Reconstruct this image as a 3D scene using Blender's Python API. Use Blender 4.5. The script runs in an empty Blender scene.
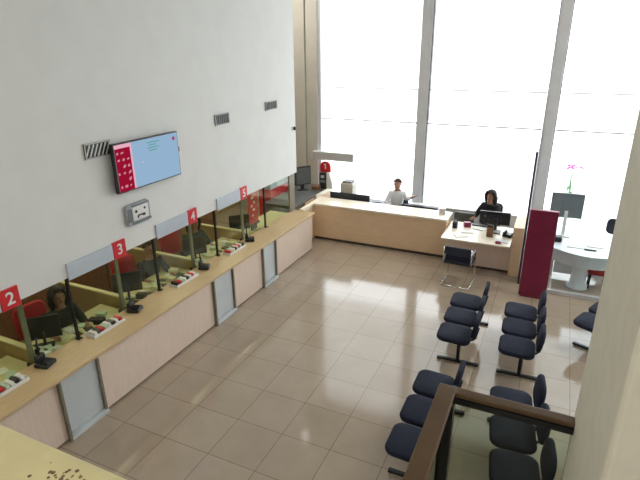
import bpy, bmesh, math, random
from mathutils import Vector, Matrix
random.seed(7)
S = bpy.context.scene
COL = S.collection
PI = math.pi
H = 4.2

# ------------------------------------------------------------------ materials
def mat(name, col, rough=.6, noise=0, nscale=8, metal=0, spec=.5, stretch=None, bump=0, emit=0, col2=None):
    m = bpy.data.materials.new(name); m.use_nodes = True
    nt = m.node_tree; b = nt.nodes['Principled BSDF']
    b.inputs['Base Color'].default_value = (*col, 1)
    b.inputs['Roughness'].default_value = rough
    b.inputs['Metallic'].default_value = metal
    b.inputs['Specular IOR Level'].default_value = spec
    if emit:
        b.inputs['Emission Color'].default_value = (*col, 1); b.inputs['Emission Strength'].default_value = emit
    tc = nt.nodes.new('ShaderNodeTexCoord'); mp = nt.nodes.new('ShaderNodeMapping')
    nt.links.new(tc.outputs['Object'], mp.inputs['Vector'])
    if stretch: mp.inputs['Scale'].default_value = stretch
    n = nt.nodes.new('ShaderNodeTexNoise'); n.inputs['Scale'].default_value = nscale; n.inputs['Detail'].default_value = 4
    nt.links.new(mp.outputs['Vector'], n.inputs['Vector'])
    r = nt.nodes.new('ShaderNodeValToRGB')
    c2 = col2 or tuple(max(0, c * (1 - noise)) for c in col)
    c1 = col if col2 else tuple(min(1, c * (1 + noise * .6)) for c in col)
    r.color_ramp.elements[0].position = .35; r.color_ramp.elements[1].position = .65
    r.color_ramp.elements[0].color = (*c2, 1); r.color_ramp.elements[1].color = (*c1, 1)
    nt.links.new(n.outputs['Fac'], r.inputs['Fac'])
    nt.links.new(r.outputs['Color'], b.inputs['Base Color'])
    if bump:
        bp = nt.nodes.new('ShaderNodeBump'); bp.inputs['Strength'].default_value = bump; bp.inputs['Distance'].default_value = .01
        nt.links.new(n.outputs['Fac'], bp.inputs['Height']); nt.links.new(bp.outputs['Normal'], b.inputs['Normal'])
    return m

def glass_mat(name, tint, gloss=.06, rough=.02, fres=.35):
    m = bpy.data.materials.new(name); m.use_nodes = True; nt = m.node_tree
    nt.nodes.remove(nt.nodes['Principled BSDF']); out = nt.nodes['Material Output']
    t = nt.nodes.new('ShaderNodeBsdfTransparent'); t.inputs[0].default_value = (*tint, 1)
    g = nt.nodes.new('ShaderNodeBsdfGlossy'); g.inputs['Roughness'].default_value = rough
    lw = nt.nodes.new('ShaderNodeLayerWeight'); lw.inputs['Blend'].default_value = .25
    mr = nt.nodes.new('ShaderNodeMath'); mr.operation = 'MULTIPLY_ADD'; mr.inputs[1].default_value = fres; mr.inputs[2].default_value = gloss
    nt.links.new(lw.outputs['Fresnel'], mr.inputs[0])
    mx = nt.nodes.new('ShaderNodeMixShader')
    nt.links.new(mr.outputs[0], mx.inputs[0]); nt.links.new(t.outputs[0], mx.inputs[1]); nt.links.new(g.outputs[0], mx.inputs[2])
    nt.links.new(mx.outputs[0], out.inputs['Surface'])
    return m

def tile_mat():
    m = bpy.data.materials.new('beige_polished_tile'); m.use_nodes = True; nt = m.node_tree; b = nt.nodes['Principled BSDF']
    tc = nt.nodes.new('ShaderNodeTexCoord'); mp = nt.nodes.new('ShaderNodeMapping')
    mp.inputs['Location'].default_value = (3.008 + .6075 * 20, -5.279 + .6075 * 20, 0)
    nt.links.new(tc.outputs['Object'], mp.inputs['Vector'])
    br = nt.nodes.new('ShaderNodeTexBrick'); br.offset = 0; br.squash = 1
    br.inputs['Scale'].default_value = 1; br.inputs['Brick Width'].default_value = .6075; br.inputs['Row Height'].default_value = .6075
    br.inputs['Mortar Size'].default_value = .0045; br.inputs['Mortar Smooth'].default_value = .1; br.inputs['Bias'].default_value = 0
    br.inputs['Color1'].default_value = (.40, .325, .25, 1); br.inputs['Color2'].default_value = (.44, .36, .28, 1); br.inputs['Mortar'].default_value = (.22, .17, .13, 1)
    nt.links.new(mp.outputs['Vector'], br.inputs['Vector'])
    n = nt.nodes.new('ShaderNodeTexNoise'); n.inputs['Scale'].default_value = 2.2; n.inputs['Detail'].default_value = 6; n.inputs['Roughness'].default_value = .65
    nt.links.new(tc.outputs['Object'], n.inputs['Vector'])
    mx = nt.nodes.new('ShaderNodeMixRGB'); mx.blend_type = 'MULTIPLY'; mx.inputs['Fac'].default_value = .45
    r = nt.nodes.new('ShaderNodeValToRGB'); r.color_ramp.elements[0].position = .3; r.color_ramp.elements[1].position = .7
    r.color_ramp.elements[0].color = (.72, .70, .68, 1); r.color_ramp.elements[1].color = (1, 1, 1, 1)
    nt.links.new(n.outputs['Fac'], r.inputs['Fac']); nt.links.new(br.outputs['Color'], mx.inputs['Color1']); nt.links.new(r.outputs['Color'], mx.inputs['Color2'])
    nt.links.new(mx.outputs['Color'], b.inputs['Base Color'])
    mr = nt.nodes.new('ShaderNodeMapRange'); mr.inputs['To Min'].default_value = .07; mr.inputs['To Max'].default_value = .14
    nt.links.new(n.outputs['Fac'], mr.inputs['Value']); nt.links.new(mr.outputs['Result'], b.inputs['Roughness'])
    b.inputs['Specular IOR Level'].default_value = .56
    return m

def blind_mat():
    m = bpy.data.materials.new('white_blind_cloth'); m.use_nodes = True; nt = m.node_tree
    nt.nodes.remove(nt.nodes['Principled BSDF']); out = nt.nodes['Material Output']
    tc = nt.nodes.new('ShaderNodeTexCoord'); w = nt.nodes.new('ShaderNodeTexWave'); w.inputs['Scale'].default_value = 60; w.bands_direction = 'Z'
    nt.links.new(tc.outputs['Object'], w.inputs['Vector'])
    r = nt.nodes.new('ShaderNodeValToRGB'); r.color_ramp.elements[0].color = (.93, .92, .90, 1); r.color_ramp.elements[1].color = (.97, .96, .95, 1)
    nt.links.new(w.outputs['Fac'], r.inputs['Fac'])
    t = nt.nodes.new('ShaderNodeBsdfTranslucent'); d = nt.nodes.new('ShaderNodeBsdfDiffuse')
    nt.links.new(r.outputs['Color'], t.inputs[0]); nt.links.new(r.outputs['Color'], d.inputs[0])
    mx = nt.nodes.new('ShaderNodeMixShader'); mx.inputs[0].default_value = .25
    nt.links.new(t.outputs[0], mx.inputs[1]); nt.links.new(d.outputs[0], mx.inputs[2])
    tr = nt.nodes.new('ShaderNodeBsdfTransparent'); m2 = nt.nodes.new('ShaderNodeMixShader'); m2.inputs[0].default_value = .45     # sheer open weave
    nt.links.new(mx.outputs[0], m2.inputs[1]); nt.links.new(tr.outputs[0], m2.inputs[2]); nt.links.new(m2.outputs[0], out.inputs['Surface'])
    return m

def emit_mat(name, col, strength):
    m = bpy.data.materials.new(name); m.use_nodes = True; nt = m.node_tree
    nt.nodes.remove(nt.nodes['Principled BSDF']); e = nt.nodes.new('ShaderNodeEmission')
    e.inputs[0].default_value = (*col, 1); e.inputs[1].default_value = strength
    nt.links.new(e.outputs[0], nt.nodes['Material Output'].inputs['Surface']); return m

M = dict(
    tile=tile_mat(),
    wall=mat('off_white_plaster', (.755, .77, .765), .75, .02, 3, bump=.04),
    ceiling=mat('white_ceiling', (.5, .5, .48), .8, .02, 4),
    column=mat('grey_beige_paint', (.62, .60, .54), .7, .04, 3),
    pillar=mat('cream_pillar_paint', (.60, .57, .47), .8, .04, 20, bump=.08),
    parapet=mat('yellowish_cream_plaster', (.55, .49, .27), .7, .10, 6, bump=.1),
    chip=mat('brown_chipped_spot', (.16, .11, .05), .9, .3, 40),
    laminate=mat('pink_beige_laminate', (.80, .66, .56), .45, .05, 5, stretch=(14, 14, 1)),
    laminate2=mat('beige_wood_laminate', (.78, .57, .37), .45, .07, 5, stretch=(1.2, 12, 12)),
    top=mat('honey_wood_worktop', (.60, .44, .25), .35, .10, 6, stretch=(14, 1, 14)),
    top2=mat('pale_wood_worktop', (.88, .80, .66), .3, .04, 6, stretch=(1, 14, 14)),
    niche=mat('pale_blue_grey_panel', (.60, .65, .68), .5, .06, 3),
    olive=mat('olive_grey_edge', (.22, .20, .15), .5, .1, 10),
    darkgap=mat('dark_plinth', (.07, .05, .04), .7, .2, 8),
    black=mat('black_plastic', (.015, .016, .018), .4, .2, 20),
    navy=mat('navy_black_laminate', (.022, .028, .045), .4, .2, 8),
    metalblk=mat('black_painted_metal', (.012, .012, .014), .35, .2, 20, metal=.3),
    chrome=mat('chrome', (.72, .72, .72), .15, .03, 10, metal=1),
    frame=mat('grey_aluminium', (.66, .67, .70), .45, .04, 6, metal=.1),
    fabric=mat('slate_grey_upholstery', (.017, .021, .040), .8, .03, 12, spec=.2),
    navyfab=mat('dark_navy_upholstery', (.022, .028, .05), .7, .2, 50, bump=.1),
    red=mat('signal_red', (.62, .02, .03), .4, .05, 10),
    maroon=mat('dark_maroon_paint', (.22, .014, .055), .4, .08, 6),
    redfab=mat('red_upholstery', (.45, .015, .02), .7, .15, 30),
    white=mat('white_plastic', (.80, .80, .79), .45, .03, 10),
    paper=mat('white_paper', (.82, .82, .78), .7, .03, 10),
    paper_y=mat('cream_paper', (.74, .72, .48), .7, .06, 10),
    paper_g=mat('pale_green_paper', (.55, .68, .50), .7, .06, 10),
    strip=mat('pale_blue_grey_sign', (.52, .58, .66), .35, .05, 5),
    silver=mat('silver_grey_plastic', (.36, .38, .42), .4, .12, 12),
    cream=mat('cream_desk_laminate', (.66, .60, .34), .5, .06, 6),
    tan=mat('tan_divider_board', (.42, .30, .12), .6, .10, 6),
    brown=mat('reddish_brown_wood', (.22, .10, .045), .5, .18, 4, stretch=(10, 10, 1)),
    carpet=mat('brown_office_floor', (.16, .10, .06), .8, .2, 30),
    bronze=mat('brown_anodised_rail', (.10, .06, .03), .38, .08, 12, metal=.3),
    greydesk=mat('dark_grey_desktop', (.10, .105, .105), .5, .12, 6),
    greybox=mat('mid_grey_casing', (.17, .20, .22), .5, .08, 8),
    greyarm=mat('light_grey_casing', (.52, .52, .50), .5, .06, 8),
    beigebox=mat('cream_plastic', (.62, .60, .50), .5, .05, 10),
    hazeblue=mat('pale_blue_white_laminate', (.78, .82, .84), .35, .04, 6),
    skin=mat('warm_skin', (.50, .27, .19), .55, .08, 15),
    skin2=mat('tan_skin', (.36, .19, .12), .55, .08, 15),
    hair=mat('black_hair', (.014, .011, .010), .6, .3, 40, stretch=(3, 3, .6)),
    hairb=mat('dark_brown_hair', (.06, .03, .02), .6, .3, 40, stretch=(3, 3, .6)),
    eye=mat('dark_eye', (.02, .015, .012), .3, .1, 20),
    shirt=mat('white_shirt_cloth', (.80, .80, .82), .8, .04, 20),
    dshirt=mat('dark_grey_shirt_cloth', (.022, .026, .022), .85, .2, 20),
    bshirt=mat('black_jacket_cloth', (.018, .018, .02), .85, .2, 20),
    gshirt=mat('dark_teal_shirt_cloth', (.02, .045, .045), .85, .2, 20),
    trousers=mat('black_trouser_cloth', (.02, .02, .024), .85, .2, 20),
    magenta=mat('magenta_petals', (.75, .05, .42), .6, .15, 20),
    leaf=mat('green_leaf', (.10, .25, .07), .6, .2, 20),
    ground=mat('pale_concrete', (.75, .74, .72), .8, .06, 2),
    clear=glass_mat('clear_glass', (.97, .98, .98), .02),
    greenglass=glass_mat('green_tinted_glass', (.72, .76, .68), .015, fres=.12),
    officeglass=glass_mat('bluish_clear_glass', (.93, .96, .97), .015),
    tellerglass=glass_mat('teller_glass', (.88, .92, .84), .005, fres=.10),
    blind=blind_mat(),
    screen=emit_mat('pale_blue_screen', (.29, .44, .61), 1.0),
    screenred=emit_mat('dark_red_screen', (.30, .006, .028), 1.0),
    screenpink=emit_mat('pink_screen', (.8, .42, .52), 1.0),
    screenpale=emit_mat('rose_screen_marks', (.62, .25, .33), 1.0),
    screentext=emit_mat('teal_screen_text', (.12, .36, .36), 1.0),
    screenlogo=emit_mat('wine_screen_logo', (.35, .05, .14), 1.0),
    lamp=emit_mat('lit_lamp_diffuser', (1, .93, .80), 4),
)

# ------------------------------------------------------------------ mesh builder
class MB:
    def __init__(s): s.bm = bmesh.new()
    def _merge(s, t, mtx=None):
        if mtx is not None: bmesh.ops.transform(t, matrix=mtx, verts=t.verts)
        me = bpy.data.meshes.new('tmp'); t.to_mesh(me); t.free(); s.bm.from_mesh(me); bpy.data.meshes.remove(me); return s
    def box(s, x0, x1, y0, y1, z0, z1, bev=0, seg=2, mtx=None):
        t = bmesh.new(); bmesh.ops.create_cube(t, size=1)
        for v in t.verts:
            v.co = Vector((x0 + (v.co.x + .5) * (x1 - x0), y0 + (v.co.y + .5) * (y1 - y0), z0 + (v.co.z + .5) * (z1 - z0)))
        if bev: bmesh.ops.bevel(t, geom=list(t.edges), offset=bev, segments=seg, affect='EDGES', profile=.5)
        return s._merge(t, mtx)
    def prism(s, pts, z0, z1, bev=0, mtx=None):
        t = bmesh.new(); a = [t.verts.new((p[0], p[1], z0)) for p in pts]; b = [t.verts.new((p[0], p[1], z1)) for p in pts]
        t.faces.new(a[::-1]); t.faces.new(b); n = len(pts)
        for i in range(n): t.faces.new((a[i], a[(i + 1) % n], b[(i + 1) % n], b[i]))
        if bev: bmesh.ops.bevel(t, geom=[e for e in t.edges if abs(e.verts[0].co.z - e.verts[1].co.z) < 1e-6], offset=bev, segments=2, affect='EDGES')
        return s._merge(t, mtx)
    def pad(s, w, d, z0, z1, r, edge, mtx=None, crown=0):
        """cushion: rounded rectangle w x d, rolled edges, slightly crowned top"""
        t = bmesh.new()
        def loop(ins, z):
            rr = max(r - ins, .004); hw, hd = w / 2 - ins, d / 2 - ins; out = []
            for cx, cy, a0 in ((hw - rr, hd - rr, 0), (-hw + rr, hd - rr, PI / 2), (-hw + rr, -hd + rr, PI), (hw - rr, -hd + rr, 1.5 * PI)):
                for k in range(6):
                    a = a0 + k * PI / 10; out.append(t.verts.new((cx + rr * math.cos(a), cy + rr * math.sin(a), z)))
            return out
        L = []
        for k in range(4):
            a = k / 3 * PI / 2; L.append(loop(edge * (1 - math.sin(a)), z0 + edge * (1 - math.cos(a))))
        for k in range(4):
            a = k / 3 * PI / 2; L.append(loop(edge * (1 - math.cos(a)), z1 - edge + edge * math.sin(a)))
        L.append(loop(edge + min(w, d) * .2, z1 + crown))
        for A, B in zip(L, L[1:]):
            for i in range(len(A)): t.faces.new((A[i], A[(i + 1) % len(A)], B[(i + 1) % len(A)], B[i]))
        t.faces.new(L[0][::-1]); t.faces.new(L[-1])
        for f in t.faces: f.smooth = True
        return s._merge(t, mtx)
    def tube(s, pts, r, n=10, cap=True):
        t = bmesh.new(); pts = [Vector(p) for p in pts]; rings = []; rs = r if isinstance(r, (list, tuple)) else [r] * len(pts)
        up = None
        for i, p in enumerate(pts):
            d = (pts[min(i + 1, len(pts) - 1)] - pts[max(i - 1, 0)]).normalized()
            if up is None: up = d.orthogonal().normalized()
            else: up = (up - d * up.dot(d)).normalized()
            u = up; v = d.cross(u)
            rings.append([t.verts.new(p + (u * math.cos(2 * PI * k / n) + v * math.sin(2 * PI * k / n)) * rs[i]) for k in range(n)])
        for A, B in zip(rings, rings[1:]):
            for k in range(n):
                f = t.faces.new((A[k], A[(k + 1) % n], B[(k + 1) % n], B[k])); f.smooth = True
        if cap: t.faces.new(rings[0][::-1]); t.faces.new(rings[-1])
        return s._merge(t)
    def lathe(s, prof, c, n=24, mtx=None):
        t = bmesh.new(); rings = []
        for r, z in prof: rings.append([t.verts.new((r * math.cos(2 * PI * k / n), r * math.sin(2 * PI * k / n), z)) for k in range(n)])
        for A, B in zip(rings, rings[1:]):
            for k in range(n):
                f = t.faces.new((A[k], A[(k + 1) % n], B[(k + 1) % n], B[k])); f.smooth = True
        t.faces.new(rings[0][::-1]); t.faces.new(rings[-1])
        return s._merge(t, (mtx if mtx is not None else Matrix.Translation(c)))
    def ball(s, c, r, sc=(1, 1, 1), seg=14, mtx=None):
        t = bmesh.new(); bmesh.ops.create_uvsphere(t, u_segments=seg, v_segments=seg // 2 + 2, radius=r)
        for v in t.verts: v.co = Vector((v.co.x * sc[0] + c[0], v.co.y * sc[1] + c[1], v.co.z * sc[2] + c[2]))
        for f in t.faces: f.smooth = True
        return s._merge(t, mtx)
    def mesh(s, me, mtx=None):
        t = bmesh.new(); t.from_mesh(me); return s._merge(t, mtx)
    def build(s, name, m, parent=None):
        me = bpy.data.meshes.new(name); bmesh.ops.recalc_face_normals(s.bm, faces=s.bm.faces); s.bm.to_mesh(me); s.bm.free()
        me.materials.append(M[m] if isinstance(m, str) else m)
        o = bpy.data.objects.new(name, me); COL.objects.link(o)
        if parent is not None: o.parent = parent
        return o

def tag(o, label=None, cat=None, group=None, kind=None):
    if label: o['label'] = label
    if cat: o['category'] = cat
    if group: o['group'] = group
    if kind: o['kind'] = kind
    return o
def thing(name, label, cat, loc=(0, 0, 0), rz=0, group=None):
    o = bpy.data.objects.new(name, None); COL.objects.link(o); o.location = loc; o.rotation_euler.z = rz; o.empty_display_size = .1
    return tag(o, label, cat, group)
def struct(o, label=None, cat=None): return tag(o, label, cat, None, 'structure')
def copy_tree(o, parent=None):
    c = o.copy(); COL.objects.link(c); c.parent = parent
    for ch in list(o.children): copy_tree(ch, c)
    return c
def text_mesh(body, size, ext):
    cu = bpy.data.curves.new('lettering', 'FONT'); cu.body = body; cu.size = size; cu.extrude = ext; cu.align_x = 'CENTER'; cu.align_y = 'CENTER'; cu.offset = size * .012
    ob = bpy.data.objects.new('lettering', cu); COL.objects.link(ob)
    dg = bpy.context.evaluated_depsgraph_get(); me = bpy.data.meshes.new_from_object(ob.evaluated_get(dg))
    bpy.data.objects.remove(ob); bpy.data.curves.remove(cu); return me
FACE_X = Matrix(((0, 0, 1, 0), (1, 0, 0, 0), (0, 1, 0, 0), (0, 0, 0, 1)))     # lettering read by someone looking towards -X
FACE_NY = Matrix(((1, 0, 0, 0), (0, 0, -1, 0), (0, 1, 0, 0), (0, 0, 0, 1)))   # lettering read by someone looking towards +Y
def T(x, y, z): return Matrix.Translation((x, y, z))
def RX(a): return Matrix.Rotation(a, 4, 'X')
def RY(a): return Matrix.Rotation(a, 4, 'Y')
def RZ(a): return Matrix.Rotation(a, 4, 'Z')

# ------------------------------------------------------------------ setting
struct(MB().box(-8.2, 4.5, -2, 12.2, -.12, 0).build('floor', 'tile'), 'polished beige tile floor of the banking hall')
struct(MB().box(-8.0, -5.02, -2, 9.5, .001, .006).build('floor_office', 'carpet'), 'brown floor behind the teller windows')
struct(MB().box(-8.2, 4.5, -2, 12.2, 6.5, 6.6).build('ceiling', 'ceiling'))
struct(MB().box(-5.22, -5.0, -2, 9.56, 1.68, 6.5).build('wall_left', 'wall'), 'off-white wall above the teller windows')
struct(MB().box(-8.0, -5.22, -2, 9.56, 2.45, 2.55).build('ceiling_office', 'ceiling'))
struct(MB().box(-8.2, -8.0, -2, 12.2, 0, 6.5).build('wall_office', 'tan'))
struct(MB().box(4.3, 4.5, -2, 12.2, 0, 6.5).build('wall_right', 'wall'))
struct(MB().box(-8.0, 4.3, -2.0, -1.8, 0, 6.5).build('wall_back', 'wall'))
wf = MB().box(-8.0, -5.84, 11.72, 12.1, 0, 6.5); wf.box(-5.82, -5.52, 11.76, 12.1, 0, 6.5)
struct(wf.build('wall_front', 'column'), 'grey beige wall end left of the tall windows')
struct(MB().box(-5.52, 4.3, 11.85, 12.1, 6.2, 6.5).build('trim_head', 'frame'))
def mullion(n, x0, x1):
    m = MB().box(x0, x1, 11.78, 12.02, 0, 6.2, .008)
    m.box(x0 + .03, x1 - .03, 11.765, 11.785, .0, 6.2)
    o = struct(m.build('trim_%d' % n, 'frame'), None)
    g = MB().box(x0 - .012, x0 - .001, 11.80, 11.9, 0, 6.2); g.box(x1 + .001, x1 + .018, 11.80, 11.95, 0, 6.2)
    g.build('gasket', 'metalblk', o)
mullion(1, -2.985, -2.755); mullion(2, -.27, -.045); mullion(3, 2.5, 2.73)
struct(MB().box(-5.52, -5.44, 11.80, 12.02, 0, 6.2).build('trim_4', 'frame'))
bays = [(-5.44, -3.0), (-2.735, -.285), (-.025, 2.485)]
for i, (a, b) in enumerate(bays):
    w = MB(); w.box(a, b, 11.97, 12.03, 0, .06); w.box(a, b, 11.97, 12.03, 6.14, 6.2)
    w = struct(w.build('window_%d' % (i + 1), 'frame')); 
    MB().box(a, b, 11.995, 12.005, .06, 6.14).build('pane', 'clear', w)
    lab = ['white roller blind beside the grey beige wall end', 'white roller blind in the middle window, above the seated woman', 'white roller blind in the window next to the cream pillar'][i]
    r = tag(MB().box(a + .005, b - .005, 11.915, 11.919, 2.55, 6.1).build('roller_blind', 'blind'), lab, 'blind', 'roller blinds on the tall windows')
    MB().tube([(a + .01, 11.915, 2.53), (b - .01, 11.915, 2.53)], .016).build('hem_bar', 'greyarm', r)
    MB().box(a + .005, b - .005, 11.900, 11.925, 3.28, 3.302).build('seam_bar', 'frame', r)
    MB().tube([(a + .01, 11.93, 6.1), (b - .01, 11.93, 6.1)], .035).build('roller_tube', 'white', r)
struct(MB().box(-40, 40, 12.3, 60, -.15, -.05).build('ground', 'ground'), 'pale paving outside the windows')

# low white sill box under the windows
s = thing('window_sill_box', 'long white boxed ledge below the windows behind the seated clerks', 'ledge', (-2.9, 11.68, 0))
MB().box(-2.45, 2.4, -.06, .06, 0, .62, .005).build('casing', 'white', s); MB().box(-2.47, 2.42, -.08, .07, .62, .65, .004).build('cap', 'white', s)

# mezzanine slab, parapet, pillar
struct(MB().box(-5.0, 4.3, -1.8, .55, 2.15, 2.3).build('floor_mezzanine', 'tile'))
struct(MB().box(-.22, 4.3, .55, 1.24, 2.15, 2.3).build('floor_balcony', 'tile'))
pw = MB(); pw.box(-4.98, -.24, .30, .610, 2.3, 3.31, .03, 4)
po = struct(pw.build('wall_parapet', 'parapet'), 'yellowish cream parapet in the near left corner')
ch = MB()
for k in range(26):
    x = -.885 + random.gauss(0, .04); y = .548 + random.gauss(0, .014); r = random.uniform(.0018, .006)
    ch.lathe([(r * .4, 0), (r, .0006), (r * .8, .0012)], (x, min(y, .575), 3.3092), 7)
for k in range(5):
    x = -1.17 + random.gauss(0, .012); y = .50 + random.gauss(0, .01); r = random.uniform(.002, .005)
    ch.lathe([(r * .4, 0), (r, .0006), (r * .8, .0012)], (x, y, 3.3092), 7)
ch.build('chipped_paint', 'chip', po)
struct(MB().box(.150, .80, .78, 1.272, 2.3, 6.5, .012, 3).build('wall_pillar', 'pillar'), 'cream painted pillar at the right')

# guard rail with glass
g = thing('guard_rail', 'brown topped guard rail with black frame and glass, beside the cream pillar', 'railing', (-.18, 1.24, 2.3))
def R_(m, *a, **k): return m.box(a[0] + .18, a[1] + .18, a[2] - 1.24, a[3] - 1.24, a[4] - 2.3, a[5] - 2.3, **k)
R_(MB(), -.202, -.152, .63, 1.240, 3.285, 3.3, bev=.003).build('side_handrail', 'bronze', g)
R_(MB(), -.152, .149, 1.209, 1.240, 3.285, 3.3, bev=.003).build('front_handrail', 'bronze', g)
R_(MB(), -.196, -.160, .63, 1.235, 3.262, 3.284).build('side_frame', 'metalblk', g)
R_(MB(), -.160, .149, 1.206, 1.235, 3.266, 3.284).build('front_frame', 'metalblk', g)
R_(MB(), -.186, -.152, 1.195, 1.232, 2.301, 3.262).build('post', 'metalblk', g)
R_(MB(), -.195, -.165, .63, .65, 2.301, 3.262).build('post', 'metalblk', g)
R_(MB(), -.182, -.176, .65, 1.195, 2.40, 3.262).build('glass_pane', 'greenglass', g)
R_(MB(), -.152, .148, 1.222, 1.228, 2.40, 3.266).build('glass_pane', 'greenglass', g)
R_(MB(), -.195, -.165, .65, 1.205, 2.301, 2.40).build('bottom_rail', 'metalblk', g)
R_(MB(), -.152, .148, 1.21, 1.235, 2.301, 2.40).build('bottom_rail', 'metalblk', g)

# ------------------------------------------------------------------ teller counter
c = thing('teller_counter', 'long wood laminate teller counter running along the left wall', 'counter', (-4.6, 6, 0))
def C_(m, *a, **k): return m.box(a[0] + 4.6, a[1] + 4.6, a[2] - 6, a[3] - 6, a[4], a[5], **k)
C_(MB(), -5.045, -4.52, .7, 9.46, .815, .86, bev=.006).build('worktop', 'top', c)
niches = [(2.955, 3.53), (5.78, 6.38), (7.28, 7.83)]
edges = [.7] + [v for n in niches for v in n] + [9.42]
for a, b in zip(edges[0::2], edges[1::2]):
    C_(MB(), -4.66, -4.58, a, b, .03, .814).build('front_panel', 'laminate', c)
C_(MB(), -4.95, -4.66, 9.36, 9.42, .03, .814).build('end_panel', 'laminate', c)
C_(MB(), -5.03, -4.67, .7, 9.41, 0, .06).build('plinth', 'darkgap', c)
for a, b in niches:
    f = C_(MB(), -4.655, -4.60, a + .03, b - .03, .06, .80).build('recessed_panel', 'niche', c)
    C_(MB(), -4.66, -4.535, a, a + .028, 0.0, .812).build('side_fin', 'olive', f); C_(MB(), -4.66, -4.565, b - .028, b, 0.0, .812).build('side_fin', 'olive', f)
    C_(MB(), -4.66, -4.54, a + .03, b - .005, .0, .045).build('bottom_lip', 'niche', f)

gp = thing('glass_partition', 'glass teller screen with black posts standing along the counter', 'partition', (-5.05, 6, .86))
def G_(m, *a, **k): return m.box(a[0] + 5.05, a[1] + 5.05, a[2] - 6, a[3] - 6, a[4] - .86, a[5] - .86, **k)
posts = [2.15, 3.65, 5.11, 6.57, 8.19]
for y in posts:
    p = G_(MB(), -5.03, -5.002, y - .016, y + .016, .872, 1.69); p = p.build('post', 'metalblk', gp)
    G_(MB(), -5.04, -4.97, y - .035, y + .035, .861, .872, bev=.003).build('foot_plate', 'metalblk', p)
ed = [.8] + posts + [9.2]
for a, b in zip(ed, ed[1:]):
    G_(MB(), -5.020, -5.014, a + .018, b - .018, .88, 1.70).build('glass_pane', 'tellerglass', gp)
for y in (3.08, 4.46, 6.0, 7.48):
    f = G_(MB(), -5.09, -5.06, y - .035, y + .02, .86, 1.66).build('fin', 'olive', gp)
    G_(MB(), -5.12, -5.048, y - .06, y + .05, .802, .86, bev=.005).build('clamp', 'metalblk', f)
G_(MB(), -5.035, -5.002, 9.22, 9.45, .862, 1.68, bev=.004).build('end_panel', 'olive', gp)

# ------------------------------------------------------------------ signs on the wall
for num, y in (('2', 2.93), ('3', 4.46), ('4', 5.97), ('5', 7.43)):
    t = thing('counter_number_sign', 'hanging counter sign with pale strip and red plate reading ' + num, 'sign', (-4.985, y, 1.755), group='numbered counter signs')
    MB().box(-.012, .008, -.80, -.103, -.105, .105, .004).build('strip', 'strip', t)
    p = MB().box(-.012, .014, -.10, .112, -.112, .118, .004).build('number_plate', 'red', t)
    MB().mesh(text_mesh(num, .2, .003), T(.016, .006, 0) @ FACE_X).build('number', 'white', p)
    [MB().box(-.014, -.0125, yy - .012, yy + .012, -.1, .1).build('bracket', 'greyarm', t) for yy in (-.6, -.2)]

# ------------------------------------------------------------------ tv, control plate, vents, camera on the wall
t = thing('wall_television', 'flat television on the wall showing red rows beside a pale blue page', 'television', (-4.91, 5.115, 2.805), rz=0)
MB().box(-.03, .025, -.60, .60, -.312, .312, .006).build('casing', 'black', t)
scr = MB().box(.0255, .028, -.58, .585, -.295, .297).build('screen', 'screen', t)
MB().box(.0282, .029, -.58, -.325, -.295, .25).build('red_panel', 'screenred', scr)
MB().box(.0282, .029, -.58, -.325, .25, .297).build('header', 'screenpink', scr)
MB().box(.0282, .029, -.322, -.295, -.295, .297).build('pink_bar', 'screenpink', scr)
pt = MB()
random.seed(3)
for r_ in range(6):
    z = .19 - r_ * .085
    for q in range(3):
        if random.random() < .85:
            y = -.56 + q * .08 + random.uniform(-.01, .01); w = random.uniform(.025, .06); h = random.uniform(.014, .03)
            pt.ball((0, 0, 0), .03, (.012, w / .06, h / .05), 10, mtx=T(.0292, y + w / 2, z) @ RX(random.uniform(.1, .7)))
pt.build('figure_marks', 'screenpale', scr)
tx = MB()
for k in range(4): tx.box(.0282, .029, -.02 + .03 * (k % 2), .20 + random.uniform(-.05, .03), .235 - k * .035, .250 - k * .035)
tx.build('text_lines', 'screentext', scr)
MB().lathe([(.028, 0), (.028, .001)], None, 16, T(.0282, .505, .225) @ RY(PI / 2)).build('corner_emblem', 'screenlogo', scr)
MB().lathe([(.012, 0), (.012, .001)], None, 16, T(.0282, -.12, .01) @ RY(PI / 2)).build('page_dot', 'screenpink', scr)
mb = MB(); mb.box(-.088, -.031, -.15, .15, -.12, .12); mb.build('wall_mount', 'black', t)
MB().box(-.01, .018, .60, .625, .02, .09, .004).build('side_sensor', 'maroon', t)

t = thing('wall_control_panel', 'small grey wall panel with white face, below the television', 'panel', (-4.998, 4.86, 2.145))
MB().prism([(.215 * sx * a, .145 * sy * b) for sx, sy, a, b in ((1, 1, 1, .8), (1, 1, .85, 1), (-1, 1, .85, 1), (-1, 1, 1, .8), (-1, -1, 1, .8), (-1, -1, .85, 1), (1, -1, .85, 1), (1, -1, 1, .8))], 0, .05, .008, FACE_X).build('housing', 'silver', t)
f = MB().box(.05, .062, -.12, .17, -.085, .10, .006).build('face', 'white', t)
k = MB(); k.ball((.063, -.06, .035), .022, (.4, 1, 1)); k.ball((.063, .10, .05), .018, (.4, 1, 1)); k.build('knob', 'black', f)
k = MB(); k.box(.062, .066, -.04, .09, -.035, -.015); k.box(.062, .066, -.045, -.02, -.06, -.03); k.box(.062, .066, .05, .1, -.05, -.02); k.build('buttons', 'black', f)
k = MB(); k.box(.05, .058, -.2, -.125, -.09, .09, .004); k.box(.05, .058, -.12, .19, .11, .13, .004); k.box(.05, .062, -.13, .21, -.13, -.10, .004); k.build('trim_bar', 'greybox', t)

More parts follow.
